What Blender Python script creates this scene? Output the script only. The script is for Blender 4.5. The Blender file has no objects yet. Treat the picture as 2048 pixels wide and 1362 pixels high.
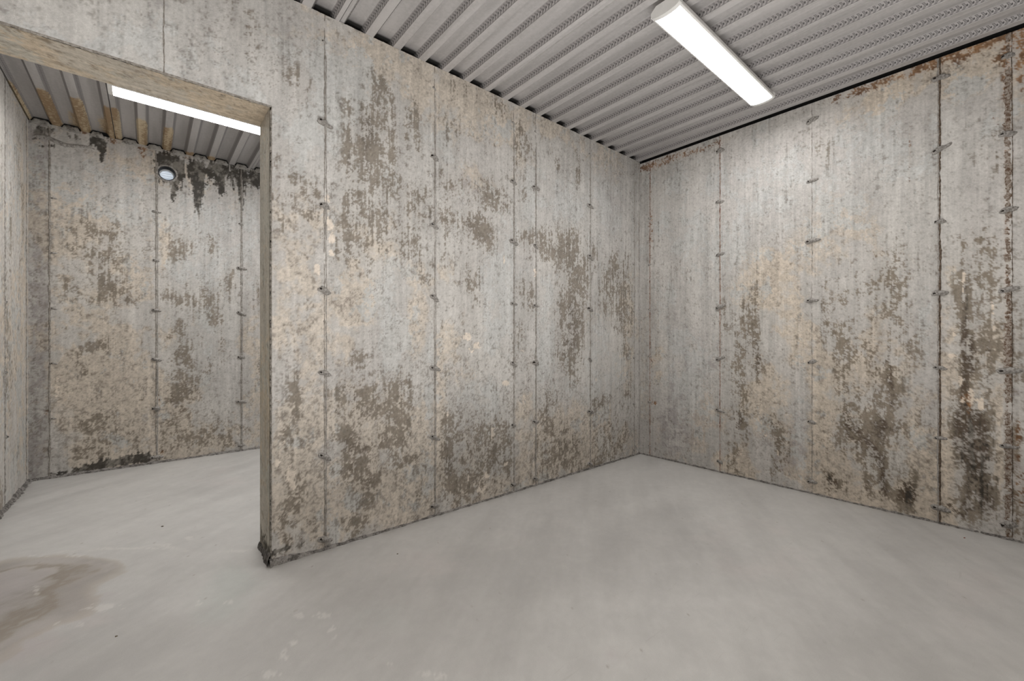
import bpy, math, random
import numpy as np
random.seed(7); rng = np.random.default_rng(7)
C = bpy.context.scene.collection
# ------------------------------------------------------------------ dimensions (metres, floor z = 0)
CAMZ = 1.0247
YA, TH = 2.1798, 0.232          # partition face, thickness
XB = 3.3516                     # right wall
YF = 4.60                       # far wall of the second room
XL = -0.662                     # left wall
YN = -0.75                      # wall behind the camera
HC = CAMZ + 1.5796              # underside of deck low flanges
DD = 0.029                      # deck depth
XJ, ZH, XO = 0.4175, CAMZ + 1.048, -0.50   # doorway: right jamb, head, left jamb
F = 856.0; YAW = math.atan(1009 / 856)
FW = (math.cos(YAW), math.sin(YAW)); RT = (math.sin(YAW), -math.cos(YAW))

# survey helpers: where a feature measured on the photograph sits on a wall or on the floor
def ray(px, py):
    a = (px - 1024) / F; b = (678 - py) / F
    return FW[0] + RT[0] * a, FW[1] + RT[1] * a, b
def onY(px, py, Y):
    r = ray(px, py); t = Y / r[1]; return r[0] * t, r[2] * t + CAMZ
def onX(px, py, X):
    r = ray(px, py); t = X / r[0]; return r[1] * t, r[2] * t + CAMZ
def onZ(px, py, Z):
    r = ray(px, py); t = (Z - CAMZ) / r[2]; return r[0] * t, r[1] * t

# ------------------------------------------------------------------ node helpers
class NT:
    def __init__(s, name):
        s.m = bpy.data.materials.new(name); s.m.use_nodes = True
        s.t = s.m.node_tree; s.t.nodes.clear()
        s.out = s.t.nodes.new('ShaderNodeOutputMaterial')
        s.tc = s.t.nodes.new('ShaderNodeTexCoord').outputs['Object']
    def n(s, t, **k):
        x = s.t.nodes.new(t)
        for a, b in k.items(): setattr(x, a, b)
        return x
    def set(s, sock, v):
        if hasattr(v, 'is_output') or isinstance(v, bpy.types.NodeSocket): s.t.links.new(v, sock)
        else:
            if isinstance(v, (tuple, list)) and len(v) == 3 and sock.type == 'RGBA': v = (*v, 1)
            sock.default_value = v
    def map(s, scale, off=(0, 0, 0), rot=(0, 0, 0), vec=None):
        x = s.n('ShaderNodeMapping'); s.set(x.inputs[0], vec or s.tc)
        x.inputs['Scale'].default_value = scale; x.inputs['Location'].default_value = off
        x.inputs['Rotation'].default_value = rot; return x.outputs[0]
    def noise(s, scale, detail=5, rough=.6, off=(0, 0, 0), dist=0, vec=None):
        if not isinstance(scale, (tuple, list)): scale = (scale,) * 3
        x = s.n('ShaderNodeTexNoise'); x.inputs['Scale'].default_value = 1
        x.inputs['Detail'].default_value = detail; x.inputs['Roughness'].default_value = rough
        x.inputs['Distortion'].default_value = dist
        s.set(x.inputs['Vector'], s.map(scale, off, vec=vec)); return x.outputs['Fac']
    def voro(s, scale, off=(0, 0, 0), feature='F1', rnd=1.0):
        if not isinstance(scale, (tuple, list)): scale = (scale,) * 3
        x = s.n('ShaderNodeTexVoronoi', feature=feature); x.inputs['Scale'].default_value = 1
        x.inputs['Randomness'].default_value = rnd
        s.set(x.inputs['Vector'], s.map(scale, off)); return x
    def math(s, op, a, b=0.0, c=None, clamp=False):
        x = s.n('ShaderNodeMath', operation=op, use_clamp=clamp)
        s.set(x.inputs[0], a); s.set(x.inputs[1], b)
        if c is not None: s.set(x.inputs[2], c)
        return x.outputs[0]
    def add(s, *a):
        r = a[0]
        for v in a[1:]: r = s.math('ADD', r, v)
        return r
    def mul(s, a, b): return s.math('MULTIPLY', a, b)
    def cen(s, a, k):           # (a - .5) * k
        return s.math('MULTIPLY_ADD', a, k, -.5 * k)
    def step(s, v, lo, hi, a=0., b=1.):
        x = s.n('ShaderNodeMapRange', interpolation_type='SMOOTHSTEP')
        s.set(x.inputs['Value'], v); s.set(x.inputs['From Min'], lo); s.set(x.inputs['From Max'], hi)
        s.set(x.inputs['To Min'], a); s.set(x.inputs['To Max'], b); return x.outputs[0]
    def mix(s, f, a, b, mode='MIX'):
        x = s.n('ShaderNodeMix', data_type='RGBA', blend_type=mode)
        s.set(x.inputs[0], f); s.set(x.inputs[6], a); s.set(x.inputs[7], b); return x.outputs[2]
    def grey(s, v):
        x = s.n('ShaderNodeCombineColor')
        for i in range(3): s.set(x.inputs[i], v)
        return x.outputs[0]
    def attr(s, name):
        x = s.n('ShaderNodeAttribute', attribute_name=name)
        sp = s.n('ShaderNodeSeparateColor'); s.t.links.new(x.outputs['Color'], sp.inputs[0])
        return sp.outputs[0], sp.outputs[1], sp.outputs[2], x.outputs['Alpha']
    def bump(s, h, strength=.5, dist=.004, nrm=None):
        x = s.n('ShaderNodeBump'); x.inputs['Strength'].default_value = strength
        x.inputs['Distance'].default_value = dist; s.set(x.inputs['Height'], h)
        if nrm: s.set(x.inputs['Normal'], nrm)
        return x.outputs[0]
    def bsdf(s, col, rough=.8, nrm=None, metal=0., spec=.3, em=None, es=0.):
        x = s.n('ShaderNodeBsdfPrincipled'); s.set(x.inputs['Base Color'], col)
        s.set(x.inputs['Roughness'], rough); s.set(x.inputs['Metallic'], metal)
        s.set(x.inputs['Specular IOR Level'], spec)
        if nrm: s.set(x.inputs['Normal'], nrm)
        if em: s.set(x.inputs['Emission Color'], em); x.inputs['Emission Strength'].default_value = es
        s.t.links.new(x.outputs[0], s.out.inputs[0]); return s.m

def concrete(name):
    """formed concrete: weathering is a per-vertex procedural field, fine sand grain comes from noise nodes"""
    s = NT(name)
    x = s.n('ShaderNodeAttribute', attribute_name='weathering'); col = x.outputs['Color']
    g1 = s.noise(150, 2, .8, (5, 5, 5)); g2 = s.noise(420, 1, .8, (2, 8, 1))
    gr = s.add(s.cen(g1, .42), s.cen(g2, .30), 1.0)
    col = s.mix(1.0, col, s.grey(gr), 'MULTIPLY')
    return s.bsdf(col, .88, s.bump(s.add(g1, s.mul(g2, .5)), .5, .0022), spec=.18)

def simple(name, c1, c2, sc=40, rough=.85, bump=.5, metal=0., spec=.3, lo=.35, hi=.65, dist=.003):
    s = NT(name); n = s.noise(sc, 6, .7); n2 = s.noise(sc * 4, 3, .7, (3, 3, 3))
    col = s.mix(s.step(s.add(n, s.cen(n2, .4)), lo, hi), c1, c2)
    return s.bsdf(col, rough, s.bump(s.add(n, n2), bump, dist), metal, spec)

M = {}
M['conc'] = concrete('formed_concrete')
M['side'] = M['conc']
M['joint'] = simple('joint_line', (.17, .152, .13), (.34, .315, .285), 60)
M['jointlt'] = simple('joint_fin', (.24, .22, .20), (.40, .38, .355), 60)
M['jrust'] = simple('joint_rust', (.15, .065, .042), (.40, .31, .255), 28)
M['jbrown'] = simple('joint_dark_brown', (.050, .036, .026), (.20, .15, .11), 80, bump=1)
M['jrough'] = simple('joint_rough_rust', (.13, .075, .045), (.42, .37, .32), 85, bump=1, dist=.004, lo=.38, hi=.6)
M['tie'] = simple('tie_mortar', (.20, .185, .168), (.44, .42, .395), 70, bump=.8)
M['hole'] = simple('tie_hole', (.012, .009, .007), (.03, .022, .018), 90)
M['black'] = simple('dark_gap', (.006, .006, .006), (.012, .012, .012), 20)  # black standing for shade in gaps, also on the light-blocking sheets
M['mortar'] = simple('rough_mortar', (.10, .092, .085), (.36, .34, .32), 38, bump=1, dist=.008)
M['mortar_dark'] = simple('black_rough_mortar', (.030, .027, .024), (.20, .185, .17), 45, bump=1, dist=.008)
M['plug'] = simple('flute_mortar', (.14, .125, .11), (.44, .42, .39), 40, bump=1, dist=.008, lo=.30, hi=.55)
M['white_metal'] = simple('white_enamel', (.70, .69, .67), (.74, .73, .71), 5, .4, .02, spec=.5)
M['galv'] = simple('galvanised', (.42, .43, .44), (.58, .59, .60), 60, .35, .1, .8, .5)
M['crumb'] = simple('dark_crumb', (.05, .035, .02), (.16, .12, .08), 200)
M['redcrumb'] = simple('rusty_crumb', (.16, .03, .015), (.30, .08, .04), 200)
M['pipe'] = simple('vent_pipe', (.015, .015, .016), (.045, .045, .048), 60, .4, .2, .3, .5)
M['paint'] = simple('white_paint', (.72, .74, .76), (.78, .8, .82), 60, .5, .1)
def lens(name, es, col=(1, .985, .965)):
    s = NT(name); return s.bsdf((.9, .9, .9), .5, None, 0, .3, (*col, 1), es)
M['lens'] = lens('lit_diffuser', 35.0)
M['lens2'] = lens('lit_diffuser_second_room', 52.0)
M['day'] = lens('daylight_louver', .45, (.74, .86, 1.0))

# deck: galvanised sheet with chevron embossing on the webs; uv = (metres along rib, 0..1 across web)
def deck_mat():
    s = NT('galvanised_deck')
    web, v, rust, dk = s.attr('deck')
    ge = s.n('ShaderNodeSeparateXYZ'); s.set(ge.inputs[0], s.tc); y = ge.outputs[1]
    rnd = s.n('ShaderNodeAttribute', attribute_name='rib_seed').outputs['Fac']
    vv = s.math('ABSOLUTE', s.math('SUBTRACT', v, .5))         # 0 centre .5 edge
    P = .0205
    ph = s.math('FRACT', s.math('DIVIDE', s.add(y, s.mul(vv, -.020), rnd), P))
    a = s.math('ABSOLUTE', s.math('SUBTRACT', ph, .5))
    ridge = s.mul(s.step(a, .10, .26, 1, 0), s.step(vv, .36, .42, 1, 0))
    # pierced dot in the tip
    ph2 = s.math('SUBTRACT', s.math('FRACT', s.math('DIVIDE', s.add(y, rnd, .006), P)), .5)
    dd = s.math('SQRT', s.add(s.math('POWER', s.mul(ph2, 1.0), 2), s.math('POWER', s.mul(vv, 1.0), 2)))
    dot = s.step(dd, .09, .17, 1, 0)
    ridge = s.mul(ridge, web); dot = s.mul(dot, web)
    edge = s.mul(s.step(vv, .40, .47), web)
    n1 = s.noise((14, 1.3, 14), 3, .6); n2 = s.noise(55, 2, .7, (4, 4, 4))
    col = s.mix(s.step(s.add(n1, s.cen(n2, .4)), .3, .7), (.40, .384, .377), (.51, .492, .485))
    col = s.mix(s.mul(web, .6), col, (.25, .232, .23))  # webs painted darker than the flanges, as side-face shade
    col = s.mix(s.mul(ridge, .52), col, (.12, .115, .115))  # groove shade painted into the embossing
    col = s.mix(s.mul(dot, .85), col, (.03, .03, .03))
    rm = s.step(s.add(rust, s.cen(n2, .5), s.cen(n1, .5)), .40, .56)
    col = s.mix(s.mul(rm, .9), col, s.mix(s.step(s.add(n2, s.cen(n1, 1.2)), .35, .65), (.30, .19, .09), (.60, .49, .32)))
    col = s.mix(s.mul(dk, .96), col, (.015, .014, .013))  # shade channel painted into the sheet colour
    h = s.add(s.mul(ridge, -1.0), s.mul(dot, -1.0), s.mul(edge, .6), s.mul(n2, .05))
    return s.bsdf(col, .5, s.bump(h, .7, .003), .15, .4)
M['deck'] = deck_mat()

def floor_mat():
    s = NT('trowelled_floor')
    x = s.n('ShaderNodeAttribute', attribute_name='weathering'); col = x.outputs['Color']
    g = s.noise(260, 1, .7); sc = s.noise((5, 70, 1), 2, .6, (1, 1, 1), 1.2)
    col = s.mix(1.0, col, s.grey(s.add(1.0, s.cen(g, .12))), 'MULTIPLY')
    col = s.mix(s.mul(s.step(sc, .68, .73), .16), col, (.36, .34, .32))
    return s.bsdf(col, .52, s.bump(s.add(g, s.mul(sc, 2)), .10, .003), spec=.35)
M['floor'] = floor_mat()

# ------------------------------------------------------------------ mesh helpers
def mesh_obj(name, verts, faces, mats, parent=None, fmat=None, smooth=False, attrs=None, struct=False):
    me = bpy.data.meshes.new(name); me.from_pydata([tuple(v) for v in verts], [], faces); 
    for m in (mats if isinstance(mats, (list, tuple)) else [mats]): me.materials.append(m)
    if fmat is not None: me.polygons.foreach_set('material_index', fmat)
    if smooth: me.polygons.foreach_set('use_smooth', [True] * len(me.polygons))
    for k, arr in (attrs or {}).items():
        if arr.ndim == 2:
            a = me.attributes.new(k, 'FLOAT_COLOR', 'POINT'); a.data.foreach_set('color', arr.astype(np.float32).ravel())
        else:
            a = me.attributes.new(k, 'FLOAT', 'POINT'); a.data.foreach_set('value', arr.astype(np.float32))
    me.update()
    o = bpy.data.objects.new(name, me); C.objects.link(o)
    if parent: o.parent = parent
    if struct: o['kind'] = 'structure'
    return o
def tag(o, label, cat, group=None):
    o['label'] = label; o['category'] = cat
    if group: o['group'] = group
def empty(name, loc):
    o = bpy.data.objects.new(name, None); C.objects.link(o); o.location = loc; o.empty_display_size = .05; return o

class Grid:
    """accumulates flat grids p = o + u*U + v*V with optional cut-outs into one mesh"""
    def __init__(s): s.v = []; s.f = []; s.m = []; s.n = 0
    def add(s, o, U, V, us, vs, keep=None, mat=0):
        us = np.array(us, float); vs = np.array(vs, float); nu, nv = len(us), len(vs)
        o = np.array(o, float); U = np.array(U, float); V = np.array(V, float)
        gu, gv = np.meshgrid(us, vs)
        s.v.append(o + gu.reshape(-1, 1) * U + gv.reshape(-1, 1) * V)
        i, j = np.meshgrid(np.arange(nu - 1), np.arange(nv - 1)); a = s.n + j * nu + i
        f = np.stack([a, a + 1, a + nu + 1, a + nu], -1).reshape(-1, 4)
        if keep is not None:
            cu, cv = np.meshgrid((us[1:] + us[:-1]) / 2, (vs[1:] + vs[:-1]) / 2); f = f[keep(cu, cv).ravel()]
        s.f.append(f); s.m.append(np.full(len(f), mat)); r = slice(s.n, s.n + nu * nv); s.n += nu * nv; return r
    def quad(s, pts, mat=0):
        s.v.append(np.array(pts, float)); s.f.append(np.arange(s.n, s.n + 4).reshape(1, 4)); s.m.append(np.array([mat])); s.n += 4
    def verts(s): return np.concatenate(s.v)
    def build(s, name, V, mats, parent=None, struct=True, col=None, attrs=None, smooth=True):
        Fc = np.concatenate(s.f).astype(np.int32); fm = np.concatenate(s.m).astype(np.int32)
        used = np.zeros(len(V), bool); used[Fc.ravel()] = True; remap = np.cumsum(used) - 1
        Fc = remap[Fc]; V = V[used]; nf = len(Fc)
        me = bpy.data.meshes.new(name); me.vertices.add(len(V)); me.vertices.foreach_set('co', V.astype(np.float32).ravel())
        me.loops.add(nf * 4); me.loops.foreach_set('vertex_index', Fc.ravel().astype(np.int32))
        me.polygons.add(nf); me.polygons.foreach_set('loop_start', np.arange(0, nf * 4, 4, dtype=np.int32))
        for m in mats: me.materials.append(m)
        me.polygons.foreach_set('material_index', fm); me.polygons.foreach_set('use_smooth', np.full(nf, smooth))
        me.update(calc_edges=True)
        at = dict(attrs or {})
        if col is not None: at['weathering'] = np.concatenate([col, np.ones((len(col), 1))], 1)
        for k, arr in at.items():
            a = me.attributes.new(k, 'FLOAT_COLOR', 'POINT'); a.data.foreach_set('color', arr[used].astype(np.float32).ravel())
        o = bpy.data.objects.new(name, me); C.objects.link(o)
        if parent: o.parent = parent
        if struct: o['kind'] = 'structure'
        return o

# ---- procedural fields evaluated on the vertices
def vnoise(x, y, seed):
    T = np.random.default_rng(seed).random((256, 256)).astype(np.float32)
    xi = np.floor(x).astype(np.int64); yi = np.floor(y).astype(np.int64); fx = x - xi; fy = y - yi
    fx = fx * fx * fx * (fx * (fx * 6 - 15) + 10); fy = fy * fy * fy * (fy * (fy * 6 - 15) + 10)
    x0, x1, y0, y1 = xi & 255, (xi + 1) & 255, yi & 255, (yi + 1) & 255
    return (T[x0, y0] * (1 - fx) + T[x1, y0] * fx) * (1 - fy) + (T[x0, y1] * (1 - fx) + T[x1, y1] * fx) * fy
def fz_(U, W, su, sw, octv=5, rough=.6, seed=0):
    """fractal noise, zero mean and unit deviation"""
    r = 0; a = 1.
    for k in range(octv):
        c, s_ = math.cos(.6 * k * (su == sw)), math.sin(.6 * k * (su == sw))
        x = U * su * 2 ** k; y = W * sw * 2 ** k
        r = r + a * (vnoise(x * c - y * s_ + 17.3 * k + 40, x * s_ + y * c + 9.1 * k + 40, seed * 31 + k) - .5); a *= rough
    return (r - r.mean()) / (r.std() + 1e-9)
def rank(z): z = z / (z.std() + 1e-9); return 1 / (1 + np.exp(-1.702 * z))
def sst(x, lo, hi): t = np.clip((x - lo) / (hi - lo), 0, 1); return t * t * (3 - 2 * t)
def mixc(c, f, d): return c * (1 - f[:, None]) + np.asarray(d) * f[:, None]
def cells(U, W, sc, seed):
    """distance to nearest jittered point + that point's random value"""
    T = np.random.default_rng(seed).random((3, 128, 128)); x = U * sc; y = W * sc
    xi = np.floor(x).astype(int); yi = np.floor(y).astype(int); best = np.full(len(U), 9.); val = np.zeros(len(U))
    for dx in (-1, 0, 1):
        for dy in (-1, 0, 1):
            a, b = (xi + dx) & 127, (yi + dy) & 127
            d = np.hypot(xi + dx + T[0, a, b] - x, yi + dy + T[1, a, b] - y); m = d < best
            best = np.where(m, d, best); val = np.where(m, T[2, a, b], val)
    return best / sc, val
def weather(U, W, seed, dark=0, tan=0, wash=0, rust=0, mold=0, peel=0, gritty=0, vio=0, deep=.0, lines=1.0, sat=1.0):
    n = len(U); Z0 = np.zeros(n)
    dark, tan, wash, rust, mold, peel, gritty, vio = [Z0 + v for v in (dark, tan, wash, rust, mold, peel, gritty, vio)]
    w1 = fz_(U, W, 10, 8, 4, .6, seed + 1) * .012; w2 = fz_(U, W, 10, 8, 4, .6, seed + 2) * .012
    Uw, Ww = U + w1, W + w2
    big = fz_(U, W, 1.3, 1.1, 4, .55, seed + 3); med = fz_(Uw, Ww, 6, 5, 6, .62, seed + 4)
    blot = fz_(U + .4 * w1, W + .4 * w2, 14, 11, 6, .74, seed + 5); crumb = fz_(U, W, 38, 33, 4, .85, seed + 6)
    strk = fz_(U, W, 17, .9, 5, .7, seed + 7); sfine = fz_(U, W, 75, 4, 3, .8, seed + 8)
    speck = fz_(U, W, 120, 110, 2, .9, seed + 9)
    # base
    c = np.tile(np.array((.43, .416, .395)), (n, 1))
    c = mixc(c, sst(big * .5 + strk * .45 + med * .3, -1.6, 1.6) * .75, (.515, .500, .474))
    c = mixc(c, rank(fz_(U, W, 2.4, 1.2, 4, .6, seed + 10)) * .35, (.43, .405, .39))
    vm = sst(vio * .9 - rank(med + .5 * crumb), -.10, .12); c = mixc(c, vm * .75, (.36, .335, .33))
    # sandy tan
    tr = np.clip(tan * 1.05 + .07, 0, .97); tm = sst(tr - rank(med + .32 * blot + .18 * crumb + .6 * big), -.20, .22)
    sand = mixc(np.tile(np.array((.50, .435, .36)), (n, 1)), rank(crumb + speck * .6 - .3), (.60, .525, .435))
    tm2 = np.clip(tm * .75 + tr * .18, 0, 1)
    c = c * (1 - tm2[:, None]) + sand * tm2[:, None]
    # smooth washes
    wr = np.clip(wash * .95 + .05, 0, .98); wn = rank(med * .8 + blot * .5 + crumb * .28)
    wm = sst(wr - wn, -.03, .03)
    c = mixc(c, wm * .84, (.500, .502, .488))
    we = np.exp(-((wr - wn) / .030) ** 2) * sst(wash, .1, .4); c = mixc(c, we * .24, (.25, .22, .19))
    # speckle of exposed sand
    gr = np.clip(gritty, 0, 1) * (1 - .6 * wm); gm = sst(gr * .42 - rank(crumb * .9 + speck * .8 + blot * .35), -.08, .08)
    c = mixc(c, gm * .42, (.25, .22, .185)); c = mixc(c, gr * .10, (.30, .27, .235))
    # mildew
    dsoft = np.clip(dark, 0, 1)
    rho_cap = .90; lowz = sst(CAMZ + .1 - W, -.3, .9) * .7
    rho = dsoft * (.98 + .14 * strk * (1 - lowz) + .10 * med) * (1 - .35 * wm) - .02 + .05 * gr
    fz2 = fz_(U, W, 64, 58, 3, .9, seed + 13)
    nn = rank(crumb * .50 + fz2 * .42 + blot * .62 + sfine * .42 * (1.25 - lowz) + speck * .30 + med * .15)
    dm = sst(np.minimum(rho, rho_cap) - nn, -.15, .17)
    c = mixc(c, np.clip(dsoft, 0, 1) * .30, (.30, .265, .22))
    inten = np.clip(sst(dsoft + .14 * blot + .12 * crumb + .08 * sfine, .45, 1.10) * (.35 + deep), 0, 1)
    dc = mixc(np.tile(np.array((.225, .190, .147)), (n, 1)), inten, (.060, .038, .021))
    f = dm * (.74 + .14 * min(1, deep * 1.6)); c = c * (1 - f[:, None]) + dc * f[:, None]
    # hairline contours of old skins
    gate = sst(fz_(U, W, 2.2, 1.8, 3, .5, seed + 11) + 1.2 * gritty, .2, .9)
    for k, nz in enumerate((blot * .45 + med * .8, fz_(Uw, Ww, 7, 6, 6, .62, seed + 12))):
        ce = np.exp(-(nz / .030) ** 2) * gate * lines; c = mixc(c, ce * (.50 - .1 * k), (.20, .17, .145))
    pn = peel * 1.15 - .5 + (.13 * blot + .13 * crumb) * sst(peel, .03, .3); pk = sst(pn, -.02, .05); pe = sst(pn, -.12, -.02) * (1 - pk) * sst(peel, .08, .25)
    c = mixc(c, pe * .5, (.20, .17, .14)); c = mixc(c, pk * .92, (.66, .575, .48))
    # bug holes, dimples and ghost rings
    hole = 0
    for sc, rr, th, am in ((7, .0065, .70, .62), (13, .0045, .66, .6), (24, .0034, .70, .5)):
        d, v = cells(U + .15 * w1, W + .15 * w2, sc, seed + int(sc)); hm = np.exp(-(d / (rr * (.5 + v))) ** 4) * (v > th); c = mixc(c, hm * am * .75, (.21, .185, .16)); hole = hole + hm
    d, v = cells(U, W, 4.2, seed + 70); ringm = np.exp(-((d - .011 - .006 * v) / .0028) ** 2) * (v > .72); c = mixc(c, ringm * .28, (.25, .22, .19))
    # form grain
    c = c * (1 + .035 * sfine + .030 * strk + .045 * speck + .030 * crumb + .030 * med + .02 * big)[:, None]
    # rust, black mould
    rm = sst(np.clip(rust, 0, 1) * .92 - .02 - rank(crumb + .4 * blot + .8 * speck + .5 * fz2), -.08, .14)
    rc = mixc(np.tile(np.array((.10, .042, .018)), (n, 1)), rank(blot + crumb), (.36, .19, .085)); c = c * (1 - .88 * rm[:, None]) + rc * .88 * rm[:, None]
    c = mixc(c, np.clip(rust, 0, 1) * .25, (.40, .25, .14))
    mm = sst(np.clip(mold * 1.35, 0, 1.0) * 1.05 - .02 - rank(sfine * .9 + crumb * .6 + blot * .25 + fz2 * .4), -.08, .12)
    mc = mixc(np.tile(np.array((.045, .040, .034)), (n, 1)), sst(blot + .6 * crumb, -.6, 1.6), (.21, .195, .17)); c = c * (1 - .93 * mm[:, None]) + mc * .93 * mm[:, None]
    h = .00035 * crumb + .0004 * blot + .0005 * med + .0003 * speck * (1 - .7 * wm) - .0016 * np.clip(hole, 0, 1) + .0006 * wm - .0006 * dm - .0012 * mm + .0007 * pk
    lum = c @ np.array((.3, .59, .11)); c = lum[:, None] + (c - lum[:, None]) * sat
    return np.clip(c, .01, .9), h

def seg(a, b, st): return list(np.linspace(a, b, max(2, int(round(abs(b - a) / st)) + 1)))
def cuts(pts, st):
    r = []
    for a, b in zip(pts, pts[1:]): r += seg(a, b, st)[:-1]
    return r + [pts[-1]]

def paint(P, Q, blobs):
    """P,Q surface coordinates of the vertices; blobs (p,q,rp,rq,amount[,power])"""
    r = np.ones(len(P))
    for b in blobs:
        p, q, rp, rq, a = b[:5]
        d2 = ((P - p) / rp) ** 2 + ((Q - q) / rq) ** 2
        r *= 1 - min(a, .999) * np.exp(-d2 ** 1.15)
    return 1 - r
def blobsY(lst, Y):       # features surveyed on a wall of constant y
    out = []
    for px, py, rx, ry, a in lst:
        x, z = onY(px, py, Y); x2, _ = onY(px + rx, py, Y); _, z2 = onY(px, py - ry, Y)
        out.append((x, z, abs(x2 - x) * 1.15, abs(z2 - z) * 1.15, a))
    return out
def blobsX(lst, X):
    out = []
    for px, py, rx, ry, a in lst:
        y, z = onX(px, py, X); y2, _ = onX(px + rx, py, X); _, z2 = onX(px, py - ry, X)
        out.append((y, z, abs(y2 - y) * 1.15, abs(z2 - z) * 1.15, a))
    return out
def A4(n, *ch):
    a = np.zeros((n, 4))
    for i, c in enumerate(ch):
        if c is not None: a[:, i] = c
    return a

# ------------------------------------------------------------------ partition wall (between the rooms, with the doorway)
ROWS = [CAMZ + z for z in (1.452, 1.054, .650, .240, -.165, -.572, -.975)]
SA = [onY(px, 678, YA)[0] for px in (328, 649, 869, 1027, 1071, 1180, 1268)]
g = Grid(); CH = .007; RES = .0052
keepA = lambda x, z: ~((XO < x) & (x < XJ) & (z < ZH))
sf = g.add((0, YA, 0), (1, 0, 0), (0, 0, 1), cuts([XL, XO, XJ + CH, XB], RES), cuts([-.02, ZH + CH, HC], RES),
      lambda x, z: ~((XO < x) & (x < XJ + CH) & (z < ZH + CH)))
sb = g.add((0, YA + TH, 0), (1, 0, 0), (0, 0, 1), cuts([XL, XO, XJ, XB], .03), cuts([-.02, ZH, HC], .03), keepA)
sj = g.add((XJ, 0, 0), (0, 1, 0), (0, 0, 1), seg(YA + CH, YA + TH, .006), seg(-.02, ZH, .006))
sj2 = g.add((XO, 0, 0), (0, 1, 0), (0, 0, 1), seg(YA, YA + TH, .03), seg(-.02, ZH, .03))
sh = g.add((0, 0, ZH), (1, 0, 0), (0, 1, 0), seg(XO, XJ, .006), seg(YA + CH, YA + TH, .006))
st_ = g.add((0, 0, HC), (1, 0, 0), (0, 1, 0), seg(XL, XB, .05), seg(YA, YA + TH, .03))
nmain = g.n
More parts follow.
